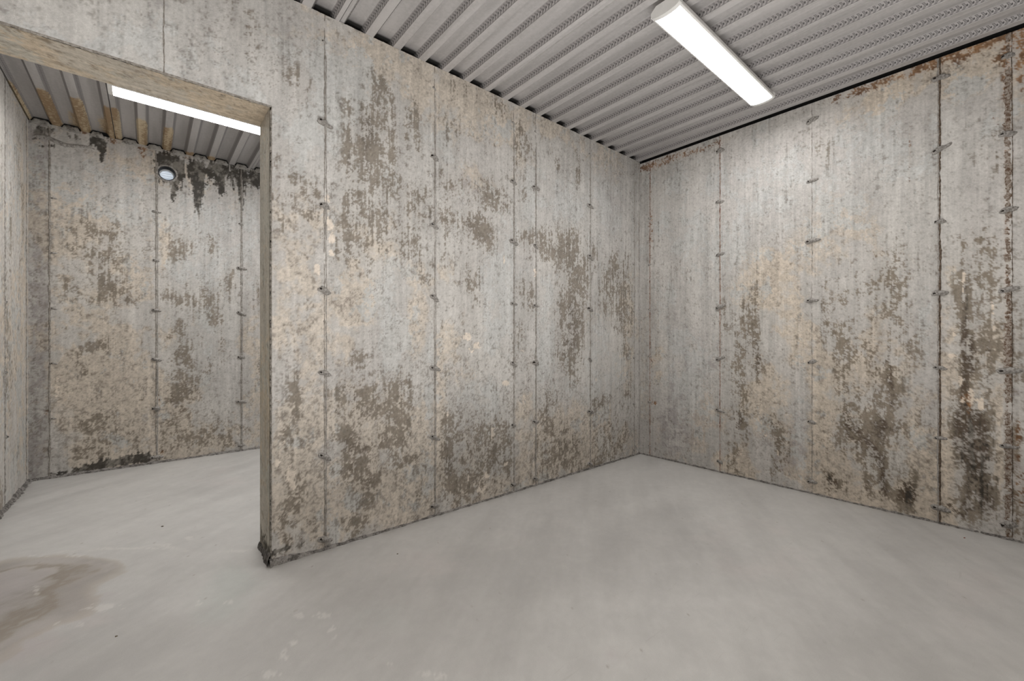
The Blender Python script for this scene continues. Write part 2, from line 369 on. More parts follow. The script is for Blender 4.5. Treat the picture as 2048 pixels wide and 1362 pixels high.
# broken arris along the doorway
for k, z in enumerate(seg(-.02, ZH, .012)[:-1]):
    j = lambda: abs(rng.normal()) * .0022
    g.quad([(XJ + j(), YA + CH, z), (XJ + CH + j(), YA, z), (XJ + CH + j(), YA, z + .0135), (XJ + j(), YA + CH, z + .0135)], 1)
for x in seg(XO, XJ + CH, .012)[:-1]:
    j = lambda: abs(rng.normal()) * .0015
    g.quad([(x, YA + CH, ZH + j()), (x, YA, ZH + CH + j()), (x + .0135, YA, ZH + CH + j()), (x + .0135, YA + CH, ZH + j())], 1)
VA = g.verts(); X, Z = VA[sf, 0], VA[sf, 2]
B = lambda l: blobsY(l, YA)
dark = paint(X, Z, B([
 (480,55,22,40,.42),(505,75,14,30,.3),(605,170,18,45,.38),(565,150,25,20,.2),(690,240,10,60,.3),(733,268,16,62,.8),(733,300,20,50,.5),(698,285,7,65,.6),
 (700,330,12,50,.4),(765,290,26,50,.52),(757,185,16,38,.6),(788,240,7,42,.62),(812,235,5,35,.6),(830,240,8,36,.5),(838,290,7,30,.45),
 (700,420,16,60,.55),(735,400,30,45,.42),(745,440,25,30,.45),(775,360,20,16,.4),(790,370,25,20,.4),(820,400,22,30,.48),(850,400,12,30,.4),
 (815,470,30,35,.55),(790,490,20,20,.4),(715,490,35,45,.5),(685,500,14,30,.4),(560,320,14,25,.4),(585,345,18,22,.45),(605,365,14,22,.5),(628,392,12,24,.55),
 (580,300,14,12,.35),(620,435,20,16,.4),(560,420,20,40,.35),(640,470,10,20,.3),(845,540,14,28,.42),(855,575,8,30,.45),
 (925,360,40,20,.4),(905,370,20,20,.4),(965,385,25,20,.4),(985,395,22,28,.65),(955,460,24,32,.75),(935,440,22,22,.5),(975,475,15,20,.6),(895,420,14,30,.35),
 (940,545,16,28,.45),(948,580,14,30,.35),(890,500,8,50,.32),(1035,290,9,28,.6),(1052,300,7,28,.5),(1040,262,8,12,.45),(1060,285,6,22,.35),
 (955,240,15,25,.35),(1000,220,14,20,.35),(905,270,16,30,.35),(925,180,30,22,.25),(1050,395,10,40,.35),(1075,470,22,20,.55),(1045,480,14,20,.45),(1100,500,30,22,.55),(1120,520,20,24,.5),(1130,490,16,30,.45),
 (1140,480,25,25,.45),(1150,540,20,50,.62),(1170,560,12,60,.5),(1140,620,22,60,.72),(1150,660,18,50,.68),(1132,700,22,32,.72),(1145,740,16,30,.55),
 (1235,560,12,60,.6),(1218,580,12,50,.5),(1250,600,7,60,.55),(1205,600,8,30,.4),(1240,640,10,30,.45),(1252,700,7,24,.62),(1255,520,6,40,.4),(1225,540,10,22,.4),
 (1050,580,16,16,.45),(1060,605,12,20,.4),(1040,660,10,24,.42),(1030,700,8,25,.3),(1060,720,12,20,.35),(1190,510,6,20,.3),
 (1158,340,5,28,.5),(1148,325,4,20,.4),(1120,330,14,14,.3),
 (690,780,20,15,.55),(700,800,28,28,.66),(735,790,26,24,.5),(735,825,30,20,.5),(720,720,14,18,.45),(800,760,18,30,.42),(795,800,24,34,.62),(800,840,24,20,.58),(760,830,20,16,.3),
 (690,872,16,20,.85),(705,895,24,22,.8),(740,895,30,12,.65),(775,875,24,18,.68),(805,880,12,22,.72),(700,938,24,16,.85),(728,928,24,12,.6),(795,925,10,14,.65),(822,918,16,10,.7),
 (842,930,10,22,.5),(728,965,26,16,.7),(738,985,12,22,.65),(758,950,24,12,.35),(835,985,8,10,.5),(720,1015,14,10,.4),(716,1055,18,26,.75),(700,1040,20,12,.35),(830,1050,10,14,.4),
 (590,1010,16,50,.58),(600,970,14,40,.45),(570,1070,18,40,.4),(590,1085,14,18,.45),(600,850,12,40,.35),(590,790,10,25,.5),(597,770,20,14,.35),(575,880,12,40,.32),(620,1060,14,30,.35),(565,1105,25,10,.6),
 (895,870,14,60,.55),(900,940,14,50,.7),(895,900,10,30,.6),(915,985,18,20,.55),(940,990,12,30,.6),(960,900,40,60,.42),(985,930,20,40,.5),(1000,880,20,40,.45),(940,850,20,30,.3),(1015,940,12,30,.4),
 (1090,830,14,40,.5),(1110,860,14,40,.42),(1110,920,26,30,.58),(1090,880,12,30,.45),(1140,900,20,40,.42),(1105,790,14,30,.42),(1210,870,20,40,.42),(1240,880,12,24,.42),(1235,930,12,14,.6),(1200,920,20,14,.5),(1195,805,10,12,.5),(1215,800,16,10,.4),
 (885,700,6,60,.3),(1255,800,8,50,.32),(1260,650,5,80,.3)]))
tan = paint(X, Z, B([
 (600,430,45,70,.55),(590,560,50,80,.42),(600,700,50,80,.42),(600,900,50,100,.62),(600,1050,50,80,.6),(560,640,20,60,.4),
 (640,10,80,30,.4),(700,80,80,40,.5),(830,150,90,45,.62),(960,210,80,40,.62),(1080,250,60,40,.45),(860,200,40,40,.4),(990,280,60,60,.35),(1180,310,60,40,.3),
 (740,520,50,60,.45),(710,600,40,80,.5),(840,620,25,60,.55),(690,660,30,50,.45),(760,480,40,40,.4),(760,990,90,60,.6),(780,1040,80,40,.65),(840,900,30,80,.45),(760,860,80,60,.4),
 (930,700,50,60,.5),(960,760,40,40,.3),(880,800,10,90,.6),(940,620,50,80,.3),(940,1000,60,40,.5),(1050,850,18,90,.6),(1045,900,14,60,.6),(1090,560,12,60,.3),
 (1120,860,40,80,.6),(1140,920,50,50,.5),(1230,720,30,60,.4),(1220,900,50,50,.5),(1210,840,30,40,.35),(935,350,40,30,.25),(1250,640,20,60,.4),(900,540,30,40,.35)]))
wash = paint(X, Z, B([
 (100,60,80,60,.5),(250,80,100,70,.6),(440,150,80,80,.5),(620,300,40,60,.7),(580,230,50,40,.5),(650,180,60,60,.4),(720,130,40,50,.5),
 (775,580,30,70,.95),(780,660,24,60,.95),(783,712,14,30,.9),(760,340,50,25,.45),(850,300,15,60,.5),(800,180,30,30,.5),
 (900,300,30,60,.5),(980,250,40,25,.6),(1000,550,30,120,.75),(985,640,30,70,.65),(1095,610,16,70,.85),(1085,700,14,50,.8),(1100,790,30,20,.5),
 (1120,400,40,50,.4),(1150,450,20,40,.4),(1210,740,28,60,.8),(1210,420,40,70,.5),(1060,390,12,50,.5),(1055,520,10,30,.5),(860,830,8,80,.5),(860,700,8,60,.5),
 (670,560,12,30,.6),(672,950,12,120,.35),(960,790,50,30,.6),(1140,760,8,50,.3),(920,430,20,40,.4),(650,100,40,40,.3)]))
gritty = np.clip(paint(X, Z, B([(600,900,60,200,.5),(770,900,110,160,.5),(950,880,80,140,.6),(1120,900,70,80,.5),(1230,880,40,80,.5),(600,450,50,80,.4),(780,430,90,90,.4),(950,420,60,60,.3),(800,300,60,60,.25)])) + .12, 0, 1)
peel = paint(X, Z, B([(660,448,7,14,.9),(664,478,6,9,.85),(663,507,5,7,.7),(655,397,5,8,.7),(634,540,6,12,.5),(934,673,8,8,.95),(952,690,8,7,.85),(940,700,9,6,.5),
 (580,950,9,18,.75),(583,972,7,10,.7),(568,880,5,22,.6),(555,925,4,9,.6),(985,865,5,12,.75),(962,978,8,8,.8),(972,952,7,10,.5),(1012,928,6,9,.5),(1012,766,7,5,.7),(1045,700,6,6,.6),
 (1048,800,5,18,.5),(1192,760,4,8,.5),(955,880,4,10,.6),(895,828,6,6,.6),(1008,520,3,14,.7),(1070,545,4,10,.6),(938,955,6,10,.5)]))
vio = paint(X, Z, B([(120,70,90,60,.4),(300,30,60,60,.4),(670,640,10,60,.6),(670,1000,14,80,.5),(930,350,50,40,.5),(700,100,40,60,.3),(600,350,40,30,.3)]))
mold = paint(X, Z, B([(570,1098,30,5,.8),(545,1105,12,8,.6)]))
low = sst(CAMZ - Z, -.2, 1.0)
cf, h = weather(X, Z, 100, dark, tan, wash, 0, mold, peel, gritty + .12 * low, vio, deep=.42, lines=1.4, sat=.82)
COL = np.full((len(VA), 3), .4); COL[sf] = cf; VA[sf, 1] -= h * sst(X, XJ + CH, XJ + CH + .03) + 0 * h
q = VA[sb]; COL[sb] = weather(q[:, 0], q[:, 2], 140, .1, .4, .3, gritty=.1)[0]
q = VA[sj]; edge_ = sst(q[:, 1], YA + CH + .035, YA + CH)
cj, hj = weather(q[:, 1], q[:, 2], 150, .06 + .10 * edge_, .35, .25, mold=.75 * sst(q[:, 2], .14, .03), gritty=.05, lines=.2); COL[sj] = cj * np.array((.93, .91, .84)) * (1 - .25 * edge_[:, None]); VA[sj, 0] -= hj * .5
q = VA[sj2]; COL[sj2] = weather(q[:, 1], q[:, 2], 160, .1, .5, .2)[0]
q = VA[sh]; yy = (q[:, 1] - YA) / TH; grain_ = fz_(q[:, 1], q[:, 0], 60, 3, 4, .7, 171)
ch_, hh_ = weather(q[:, 1], q[:, 0], 170, np.clip(.05 + .07 * grain_ + .30 * sst(yy, .35, 0) * (q[:, 0] < .1), 0, .6), .55, .12, gritty=.0, lines=.1)
COL[sh] = ch_ * np.array((.97, .92, .83)) * (1 + .05 * grain_[:, None]) * (1 - .12 * sst(yy, .5, 0)[:, None]); VA[sh, 2] -= hh_ * .4
wallA = g.build('wall_back', VA, [M['conc'], M['joint']], col=COL)
tag(wallA, 'stained grey concrete wall with a doorless opening between the two rooms', 'wall')

# ------------------------------------------------------------------ right wall
ROWB = [CAMZ + z for z in (1.448, 1.054, .658, .250, -.152, -.550, -.945)]
SB = [onX(px, 678, XB)[0] for px in (1300, 1440, 1624, 1880, 2016)]
g = Grid()
sf = g.add((XB, 0, 0), (0, 1, 0), (0, 0, 1), cuts([-.12, YA], RES), seg(-.02, HC - .016, RES))
sn = g.add((XB, 0, 0), (0, 1, 0), (0, 0, 1), cuts([YN, -.12], .02), seg(-.02, HC - .016, .02))
g.add((XB, 0, 0), (0, 1, 0), (0, 0, 1), seg(YA + TH, YF, .06), seg(-.02, HC, .06))
g.add((0, 0, HC - .016), (1, 0, 0), (0, 1, 0), [XB, XB + .12], seg(YN, YA, .05))
VB = g.verts(); Y, Z = VB[sf, 1], VB[sf, 2]
B = lambda l: blobsX(l, XB)
dark = paint(Y, Z, B([
 (1500,640,10,60,.55),(1513,640,7,70,.62),(1490,700,14,70,.5),(1515,720,10,40,.62),(1520,740,10,30,.5),(1475,760,14,70,.45),(1480,830,12,40,.5),(1482,850,8,20,.55),
 (1550,850,16,22,.72),(1555,880,10,22,.6),(1560,920,12,40,.6),(1577,900,7,40,.6),(1548,940,8,20,.4),(1465,915,14,30,.42),(1520,830,25,10,.3),
 (1700,590,30,40,.28),(1780,560,40,50,.42),(1775,610,30,60,.42),(1760,540,20,30,.3),(1800,640,20,30,.35),
 (1690,700,12,40,.5),(1672,740,10,50,.5),(1690,790,9,60,.6),(1710,760,10,50,.5),(1740,720,10,60,.5),(1755,760,8,70,.65),(1775,740,10,70,.62),(1785,780,10,60,.7),(1800,800,10,40,.5),(1830,700,16,40,.32),(1720,680,30,30,.35),
 (1700,850,20,30,.65),(1720,880,20,26,.62),(1750,850,30,30,.6),(1765,853,16,18,.95),(1740,900,20,30,.6),(1760,900,16,30,.6),(1800,860,20,16,.5),(1840,830,14,30,.35),(1690,880,30,30,.4),
 (1662,960,16,18,.92),(1670,975,12,12,.7),(1735,970,12,26,.75),(1765,950,12,40,.82),(1770,980,12,20,.8),(1812,985,20,26,.98),(1828,975,10,24,.7),(1795,1000,14,16,.6),(1700,965,20,14,.4),(1820,1000,14,18,.7),
 (1985,300,30,40,.2),(1940,510,30,50,.36),(1975,520,14,50,.42),(1960,480,30,14,.4),(1925,600,14,60,.6),(1930,660,10,70,.8),(1940,700,16,50,.7),(1965,690,22,30,.66),(1985,720,12,30,.5),(1930,740,10,60,.85),(1950,740,20,30,.5),
 (1928,790,14,30,.95),(1980,760,12,20,.5),(1975,800,10,30,.6),(1945,840,24,25,.9),(1920,840,18,25,.85),(1910,870,14,25,.75),(1965,850,20,30,.95),(1960,900,26,30,.98),(1940,910,22,30,.98),(1925,880,18,25,.8),
 (1955,950,24,30,.95),(1970,990,18,30,.85),(1935,980,10,30,.9),(1930,1010,14,22,.7),(1960,1020,26,14,.7),(1900,1010,12,14,.75),(1920,1030,26,12,.7),(1985,1000,10,30,.7),(1950,560,40,60,.2),(1990,640,16,60,.35),
 (2030,900,14,120,.42),(2035,1040,14,40,.6),(2035,700,12,120,.25),(1450,640,10,50,.22),(1650,590,10,60,.2),(1580,620,10,80,.16),(1660,660,16,60,.22),(1640,300,40,30,.12)]))
tan = paint(Y, Z, B([
 (1560,560,50,60,.5),(1560,620,50,60,.5),(1590,680,30,50,.72),(1520,570,40,60,.35),(1520,790,50,60,.42),(1560,760,50,50,.4),(1480,950,50,50,.55),(1590,980,20,30,.4),
 (1640,800,20,90,.7),(1640,930,20,90,.82),(1680,990,50,30,.8),(1760,1010,80,30,.75),(1860,950,25,80,.8),(1850,1010,30,40,.8),(1740,900,110,90,.5),(1720,700,90,60,.3),
 (1895,820,20,200,.6),(1900,980,20,80,.7),(1998,900,12,130,.85),(1960,780,40,60,.4),(1900,600,20,80,.4),(1990,640,20,80,.4),(1760,190,80,30,.7),(1890,140,120,60,.5),(1700,230,80,30,.4),(2000,100,60,60,.55),
 (1400,800,30,100,.12),(1320,720,14,50,.4),(1750,480,100,60,.2)]))
wash = paint(Y, Z, B([
 (1550,350,80,80,.45),(1530,420,60,60,.4),(1370,450,60,90,.35),(1750,350,90,110,.45),(1780,440,60,60,.35),(1880,300,80,110,.3),(1950,220,50,90,.35),(1600,820,12,90,.6),(1600,600,10,60,.3),(1370,700,50,100,.35),
 (1850,640,12,90,.35),(1740,180,60,14,.0),(1525,900,22,50,.25)]))
rust = paint(Y, Z, B([(2014,300,5,200,.42),(2014,700,5,250,.36),(1960,92,60,12,.5),(1760,170,90,6,.4),
 (1310,330,20,7,.7),(1350,314,30,6,.62),(1395,302,20,5,.45),(1290,335,10,5,.6),(1440,285,20,5,.4),(1760,165,60,8,.48),(1700,186,40,6,.3),(1830,140,30,9,.55),(1860,128,30,9,.6),(1905,108,30,10,.75),(1940,95,30,10,.7),(1985,80,30,14,.8),(2030,72,22,22,.85),
 (2014,130,8,60,.7),(2000,118,18,8,.75),(1995,240,8,8,.5),(2040,110,10,40,.7),(2044,140,8,30,.5),(1925,118,20,9,.4),(1303,805,5,3,.6),(1311,806,3,3,.7),(1304,720,3,4,.5),(1302,440,4,60,.3),
 (1820,160,2,20,.3),(1930,795,7,7,.7),(1938,810,5,14,.5),(1820,300,2,40,.28),(1818,350,2,20,.25),(2040,980,10,60,.35),(2036,870,6,30,.4)]))
gritty = np.clip(paint(Y, Z, B([(1760,900,110,110,.5),(1500,850,60,120,.3),(1940,850,70,200,.62),(2030,800,30,300,.6),(1970,600,40,120,.4),(1940,110,100,60,.4),(1350,700,50,200,.12)])) + .08, 0, 1)
peel = paint(Y, Z, B([(1927,555,5,14,.75),(1908,668,6,6,.7),(1905,712,8,4,.75),(1922,760,5,12,.75),(1942,795,8,16,.72),(1962,812,6,10,.7),(1958,800,10,5,.6),(1985,615,4,14,.6),(1925,800,6,8,.7),(1988,655,5,6,.6),(1942,770,4,7,.5),(1480,905,5,10,.5),(1530,870,4,6,.5),(1555,905,4,10,.5),(1925,580,3,8,.5)]))
vio = paint(Y, Z, B([(1525,910,25,55,.85),(1598,900,14,90,.7),(1380,780,60,140,.45),(1340,850,30,50,.5),(1590,960,30,25,.6),(1745,880,20,20,.2),(1860,900,8,120,.4),(2030,900,18,160,.5),(1960,600,40,60,.35),(1650,640,14,40,.4),(1840,560,30,90,.3)]))
mold = paint(Y, Z, B([(1945,870,28,50,.45),(1955,930,26,40,.50),(1812,985,16,20,.5),(1928,790,8,26,.45),(1930,730,6,50,.40),(1765,853,6,8,.2),(1965,985,12,30,.45),(1662,960,10,12,.4),(1930,630,5,40,.3)])) * .42
cf, h = weather(Y, Z, 200, dark, tan, wash, rust, mold, peel, gritty, vio, deep=1.0, lines=.45)
sg = fz_(Y, Z, 120, 1.6, 3, .8, 222) * sst(.4 - gritty, 0, .3); cf *= (1 + .028 * sg[:, None])
COL = np.full((len(VB), 3), .38); COL[sf] = cf; VB[sf, 0] -= h
q = VB[sn]; COL[sn] = weather(q[:, 1], q[:, 2], 230, .15, .5, .3)[0]
wallB = g.build('wall_right', VB, [M['conc']], col=COL)
tag(wallB, 'concrete wall on the right with tall brown mildew streaks and rusty joints', 'wall')

# ------------------------------------------------------------------ far wall of the second room, pierced for the vent
SFX0 = onY(99, 678, YF)[0]; vx, vz = onY(334, 347, YF); VR = .056
g = Grid()
g.add((0, YF, 0), (1, 0, 0), (0, 0, 1), cuts([XL, vx - .08, vx + .08, 1.3], .0068), cuts([-.02, vz - .08, vz + .08, HC], .0068),
      lambda x, z: (x - vx) ** 2 + (z - vz) ** 2 > (VR + .006) ** 2)
sf = slice(0, g.n); sn = g.add((0, YF, 0), (1, 0, 0), (0, 0, 1), seg(1.3, XB, .05), seg(-.02, HC, .05))
VF = g.verts(); X, Z = VF[sf, 0], VF[sf, 2]
B = lambda l: blobsY(l, YF)
dark = paint(X, Z, B([
 (150,455,12,14,.5),(180,460,16,14,.52),(210,468,22,12,.65),(230,460,12,14,.5),(190,512,22,12,.62),(225,500,16,30,.5),(215,525,26,14,.62),(145,572,12,14,.6),(205,560,24,16,.85),(225,578,18,14,.9),(250,600,26,10,.7),(262,596,14,14,.6),(190,600,30,8,.4),
 (165,630,14,6,.4),(165,695,14,8,.55),(190,695,16,10,.68),(207,690,12,10,.8),(220,680,10,8,.4),(160,730,14,6,.55),(190,745,14,6,.4),(130,660,20,6,.3),(190,720,50,30,.2),
 (355,495,14,24,.62),(340,510,14,14,.4),(375,500,12,18,.45),(425,490,8,22,.5),(400,480,40,20,.25),(340,592,14,10,.7),(360,602,18,12,.78),(370,580,14,14,.3),(330,560,14,20,.3),(410,600,16,14,.4),(430,620,10,20,.5),(425,645,8,14,.45),
 (455,570,10,24,.62),(465,560,8,18,.5),(440,580,8,20,.3),(350,700,10,40,.6),(362,730,14,30,.6),(370,700,12,30,.5),(355,790,18,20,.8),(345,800,10,12,.8),(375,780,18,24,.8),(395,770,14,22,.55),(365,815,16,16,.82),(415,740,10,20,.4),(445,690,6,50,.4),(345,665,8,20,.4),
 (200,840,24,16,.42),(170,850,20,14,.38),(240,850,24,20,.4),(190,895,20,14,.55),(170,905,20,12,.4),(220,890,40,20,.35),(360,880,40,20,.4),(400,870,50,20,.4),(455,885,10,14,.6),(340,850,20,14,.35),(517,580,5,24,.5),(518,740,5,20,.4),(250,800,50,12,.25),(400,640,40,120,.18),(160,480,60,60,.15)]))
tan = paint(X, Z, B([
 (200,640,110,240,.62),(170,780,60,50,.9),(260,800,50,40,.8),(140,830,40,50,.85),(200,450,110,90,.45),(330,480,14,40,.9),(330,520,8,20,.7),(345,850,50,60,.6),(430,850,60,50,.5),(500,700,25,120,.4),(500,880,30,40,.5),
 (80,270,30,20,.4),(420,360,110,40,.35),(330,720,16,90,.5),(270,340,60,60,.3),(200,900,100,40,.7)]))
wash = paint(X, Z, B([(385,540,40,40,.75),(440,540,30,50,.5),(415,680,14,70,.6),(260,430,30,50,.35),(400,440,60,50,.3),(500,470,14,90,.5),(190,370,70,40,.3)]))
drips = [(322,318,10,16,.9),(318,345,7,16,.7),(352,326,15,14,.97),(353,345,12,18,.95),(348,365,6,20,.8),(347,388,3,16,.7),(398,340,14,14,.98),(397,362,11,22,.97),(397,386,7,24,.95),(396,406,4,20,.8),
 (438,338,13,12,.97),(440,356,10,18,.9),(442,374,6,16,.75),(480,348,12,12,.97),(480,362,9,16,.92),(482,378,5,14,.85),(513,350,10,14,.95),(511,362,7,12,.7),(484,400,2.5,20,.5),(200,283,12,9,.9),(204,293,9,10,.75),(203,310,3,12,.4),
 (78,262,9,7,.9),(95,262,10,6,.8),(70,272,6,10,.7),(148,272,10,6,.55),(82,293,6,3,.6),(106,293,6,3,.6),(372,292,1,1,0)]
drips = [(a, b, c * 1.18, d * 1.08, e) for a, b, c, d, e in drips]
mold = paint(X, Z, B(drips + [(260,918,34,9,.99),(215,928,40,7,.97),(175,938,24,5,.9),(290,915,16,6,.9),(145,943,22,3,.6),(310,920,30,3,.4),(110,950,10,4,.5)]))
rust = paint(X, Z, B([(165,263,12,5,.6),(228,282,14,5,.5),(290,298,10,5,.75),(285,308,5,10,.5),(334,308,8,3,.5),(95,828,4,5,.7),(100,836,4,4,.5),(130,800,3,3,.6),(325,905,3,3,.9),(375,315,8,4,.4),(318,795,4,5,.4)]))
gritty = np.clip(paint(X, Z, B([(200,850,100,90,.62),(400,860,110,60,.6),(360,780,60,80,.4),(200,500,100,120,.42),(80,700,20,300,.4)])) + .1, 0, 1)
vio = paint(X, Z, B([(80,700,20,500,.95),(80,450,20,200,.7),(240,750,30,40,.5),(300,830,20,60,.5)]))
peel = paint(X, Z, B([(320,505,5,12,.5),(114,780,6,30,.6)]))
cf, h = weather(X, Z, 300, dark, tan, wash, rust, mold, peel, gritty, vio, deep=.30, lines=.3, sat=.92)
cornr = sst(X, SFX0, SFX0 - .004); cf = cf * (1 - .12 * cornr[:, None])
COL = np.full((len(VF), 3), .4); COL[sf] = cf; VF[sf, 1] -= h
wallF = g.build('wall_far', VF, [M['conc']], col=COL)
tag(wallF, 'far concrete wall seen through the opening with black drips below the ceiling', 'wall')

# ------------------------------------------------------------------ left wall + wall behind camera
g = Grid(); s1 = g.add((XL, 0, 0), (0, 1, 0), (0, 0, 1), seg(3.5, YF, .009), seg(-.02, HC - .004, .009))
s2 = g.add((XL, 0, 0), (0, 1, 0), (0, 0, 1), seg(YN, 3.5, .04), seg(-.02, HC - .004, .04))
VL = g.verts(); Y, Z = VL[s1, 1], VL[s1, 2]; COL = np.zeros((len(VL), 3))
dark = paint(Y, Z, blobsX([(22,470,3,90,.4),(38,330,4,60,.45),(45,420,3,80,.4),(12,620,5,60,.3),(14,760,6,50,.42),(40,560,3,60,.3),(8,380,4,80,.3),(30,900,6,40,.2),(2,1000,4,40,.5),(20,700,8,120,.2)], XL))
cf, h = weather(Y, Z, 400, dark + .05, .50, .30, gritty=.1, lines=.2); COL[s1] = cf; VL[s1, 0] += h
q = VL[s2]; COL[s2] = weather(q[:, 1], q[:, 2], 410, .1, .4, .3)[0]
wallL = g.build('wall_left', VL, [M['conc']], col=COL)
tag(wallL, 'narrow sliver of pale streaked concrete wall at the left edge', 'wall')
g = Grid(); g.add((0, YN, 0), (1, 0, 0), (0, 0, 1), seg(XL, XB, .04), seg(-.02, HC, .04)); q = g.verts()
wallN = g.build('wall_front', q, [M['conc']], col=weather(q[:, 0], q[:, 2], 500, .15, .4, .3)[0])
tag(wallN, 'concrete wall behind the camera', 'wall')

# ------------------------------------------------------------------ floor
g = Grid(); g.add((0, 0, 0), (1, 0, 0), (0, 1, 0), seg(XL, XB, .0075), seg(YN, YF, .0095))
VFl = g.verts(); X, Y = VFl[:, 0], VFl[:, 1]; n = len(VFl)
def fz(lst):
    out = []
    for px, py, rx, ry, a in lst:
        x, y = onZ(px, py, 0); x2, y2 = onZ(px + rx, py, 0); x3, y3 = onZ(px, py - ry, 0)
        # principal axes of the mark on the slab
        out.append((x, y, np.array((x2 - x, y2 - y)), np.array((x3 - x, y3 - y)), a))
    return out
def paintf(X, Y, lst):
    r = np.ones(len(X))
    for x, y, u, v, a in fz(lst):
        Mx = np.linalg.inv(np.array([[u[0], v[0]], [u[1], v[1]]]) + np.eye(2) * 1e-9)
        p = Mx[0, 0] * (X - x) + Mx[0, 1] * (Y - y); q = Mx[1, 0] * (X - x) + Mx[1, 1] * (Y - y)
        r *= 1 - min(a, .999) * np.exp(-(p * p + q * q) ** 1.5)
    return 1 - r
brown = paintf(X, Y, [(20,1190,80,60,.9),(60,1160,110,45,.62),(150,1140,80,30,.50),(200,1135,70,22,.42),(-40,1240,80,70,.9),(100,1190,120,40,.45),(30,1215,110,40,.5),(120,1215,90,24,.28)])
green = paintf(X, Y, [(480,1160,70,35,.6),(440,1220,90,40,.42),(200,1090,120,14,.3),(520,1090,40,20,.35),(760,1240,90,60,.25),(1500,1300,200,60,.2),(1000,1150,120,60,.2)])
white = paintf(X, Y, [(395,1207,14,7,.75),(440,1204,30,5,.3),(590,1287,10,6,.55),(570,1320,14,20,.45),(545,1350,20,8,.55),(640,1230,20,6,.42),(665,1260,10,16,.4),(380,1076,9,4,.6),(260,1097,60,3,.62),(320,1089,30,3,.5),(340,1094,12,3,.4),(100,1112,80,3,.45),(470,1102,50,3,.5),
 (780,1320,8,14,.3),(72,1178,6,10,.6),(870,1350,30,10,.3),(600,1230,10,6,.35),(700,1085,20,6,.2),(200,1215,60,8,.35),(120,1250,50,8,.35)])
pink = paintf(X, Y, [(450,960,60,25,.45),(200,930,80,20,.35),(60,1290,90,40,.55),(200,1240,80,20,.4),(1500,1090,150,60,.35),(1950,1180,80,60,.4),(1100,1080,120,50,.3),(860,1130,120,40,.3),(120,1040,90,40,.25)])
viof = paintf(X, Y, [(150,1190,120,40,.7),(60,1300,110,60,.5),(1000,1330,300,40,.2)])
big = fz_(X, Y, .9, 1.3, 4, .55, 601); med = fz_(X, Y, 5, 6, 6, .65, 602); fine = fz_(X, Y, 40, 46, 3, .8, 603)
sw = fz_(X * .8 + Y * .6, Y * .8 - X * .6, 1.4, 9, 5, .62, 604); rough_ = fz_(X, Y, 22, 24, 4, .75, 605)
c = np.tile(np.array((.478, .467, .452)), (n, 1)); c = mixc(c, rank(.5 * big + .18 * sw + 1.3 * sst(X * .7 + Y * .7, .9, 3.8) - .3) * .95, (.60, .59, .572))  # slab painted lighter towards the back corner, in place of light there
c = mixc(c, sst(pink + .12 * med, .15, .8) * .40, (.58, .525, .51)); c = mixc(c, sst(green + .12 * med, .2, .85) * .55, (.47, .50, .475))
c = mixc(c, sst(viof + .14 * med + .1 * sw, .3, .8) * .5, (.46, .425, .425))
bt = brown + .050 * med + .035 * sw + .012 * rough_
bm = sst(bt, .30, .55); inner = mixc(np.tile(np.array((.355, .325, .300)), (n, 1)), rank(sw + med), (.45, .42, .395)); c = c * (1 - .85 * bm[:, None]) + inner * .85 * bm[:, None]
c = mixc(c, sst(bt, .28, .36) * sst(bt, .55, .42) * .30, (.42, .36, .28))
c = mixc(c, np.exp(-((bt - .80) / .055) ** 2) * .62, (.27, .225, .17)); c = mixc(c, sst(bt, .88, .98) * .6, (.43, .40, .395))
wm = sst(white - rank(rough_ + .5 * med + .6 * fine) * .85, -.05, .12); c = mixc(c, wm * .55, (.72, .70, .67))
tide = np.zeros(n)
# thin white tide line that winds in through the doorway
pl = [onZ(*p, 0) for p in ((-40,1122),(60,1112),(130,1103),(200,1100),(260,1096),(320,1089),(345,1097),(400,1106),(450,1103),(520,1099))]
for (xa, ya), (xb2, yb2) in zip(pl, pl[1:]):
    t = np.clip(((X - xa) * (xb2 - xa) + (Y - ya) * (yb2 - ya)) / ((xb2 - xa) ** 2 + (yb2 - ya) ** 2), 0, 1)
    dd_ = np.hypot(X - xa - t * (xb2 - xa), Y - ya - t * (yb2 - ya)) + .004 * med; tide = np.maximum(tide, np.exp(-(dd_ / .011) ** 2))
c = mixc(c, tide * .5 * (.6 + .3 * np.clip(rough_, -1, 1)), (.68, .66, .63))
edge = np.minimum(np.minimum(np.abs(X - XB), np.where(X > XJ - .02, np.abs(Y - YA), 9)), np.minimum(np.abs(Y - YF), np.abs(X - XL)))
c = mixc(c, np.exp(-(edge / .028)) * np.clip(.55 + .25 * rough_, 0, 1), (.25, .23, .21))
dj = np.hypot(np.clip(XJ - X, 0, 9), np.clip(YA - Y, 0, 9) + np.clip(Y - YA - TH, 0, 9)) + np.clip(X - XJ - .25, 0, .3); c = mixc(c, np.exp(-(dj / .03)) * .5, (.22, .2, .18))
d, v = cells(X, Y, 7, 611); c = mixc(c, np.exp(-(d / .0045) ** 4) * (v > .80) * .5, (.22, .18, .14))
c = c * (1 + .018 * med + .012 * sw + .010 * fine + .012 * rough_)[:, None]
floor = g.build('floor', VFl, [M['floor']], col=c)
tag(floor, 'smooth pale grey trowelled concrete floor with a brown water stain at left', 'floor')

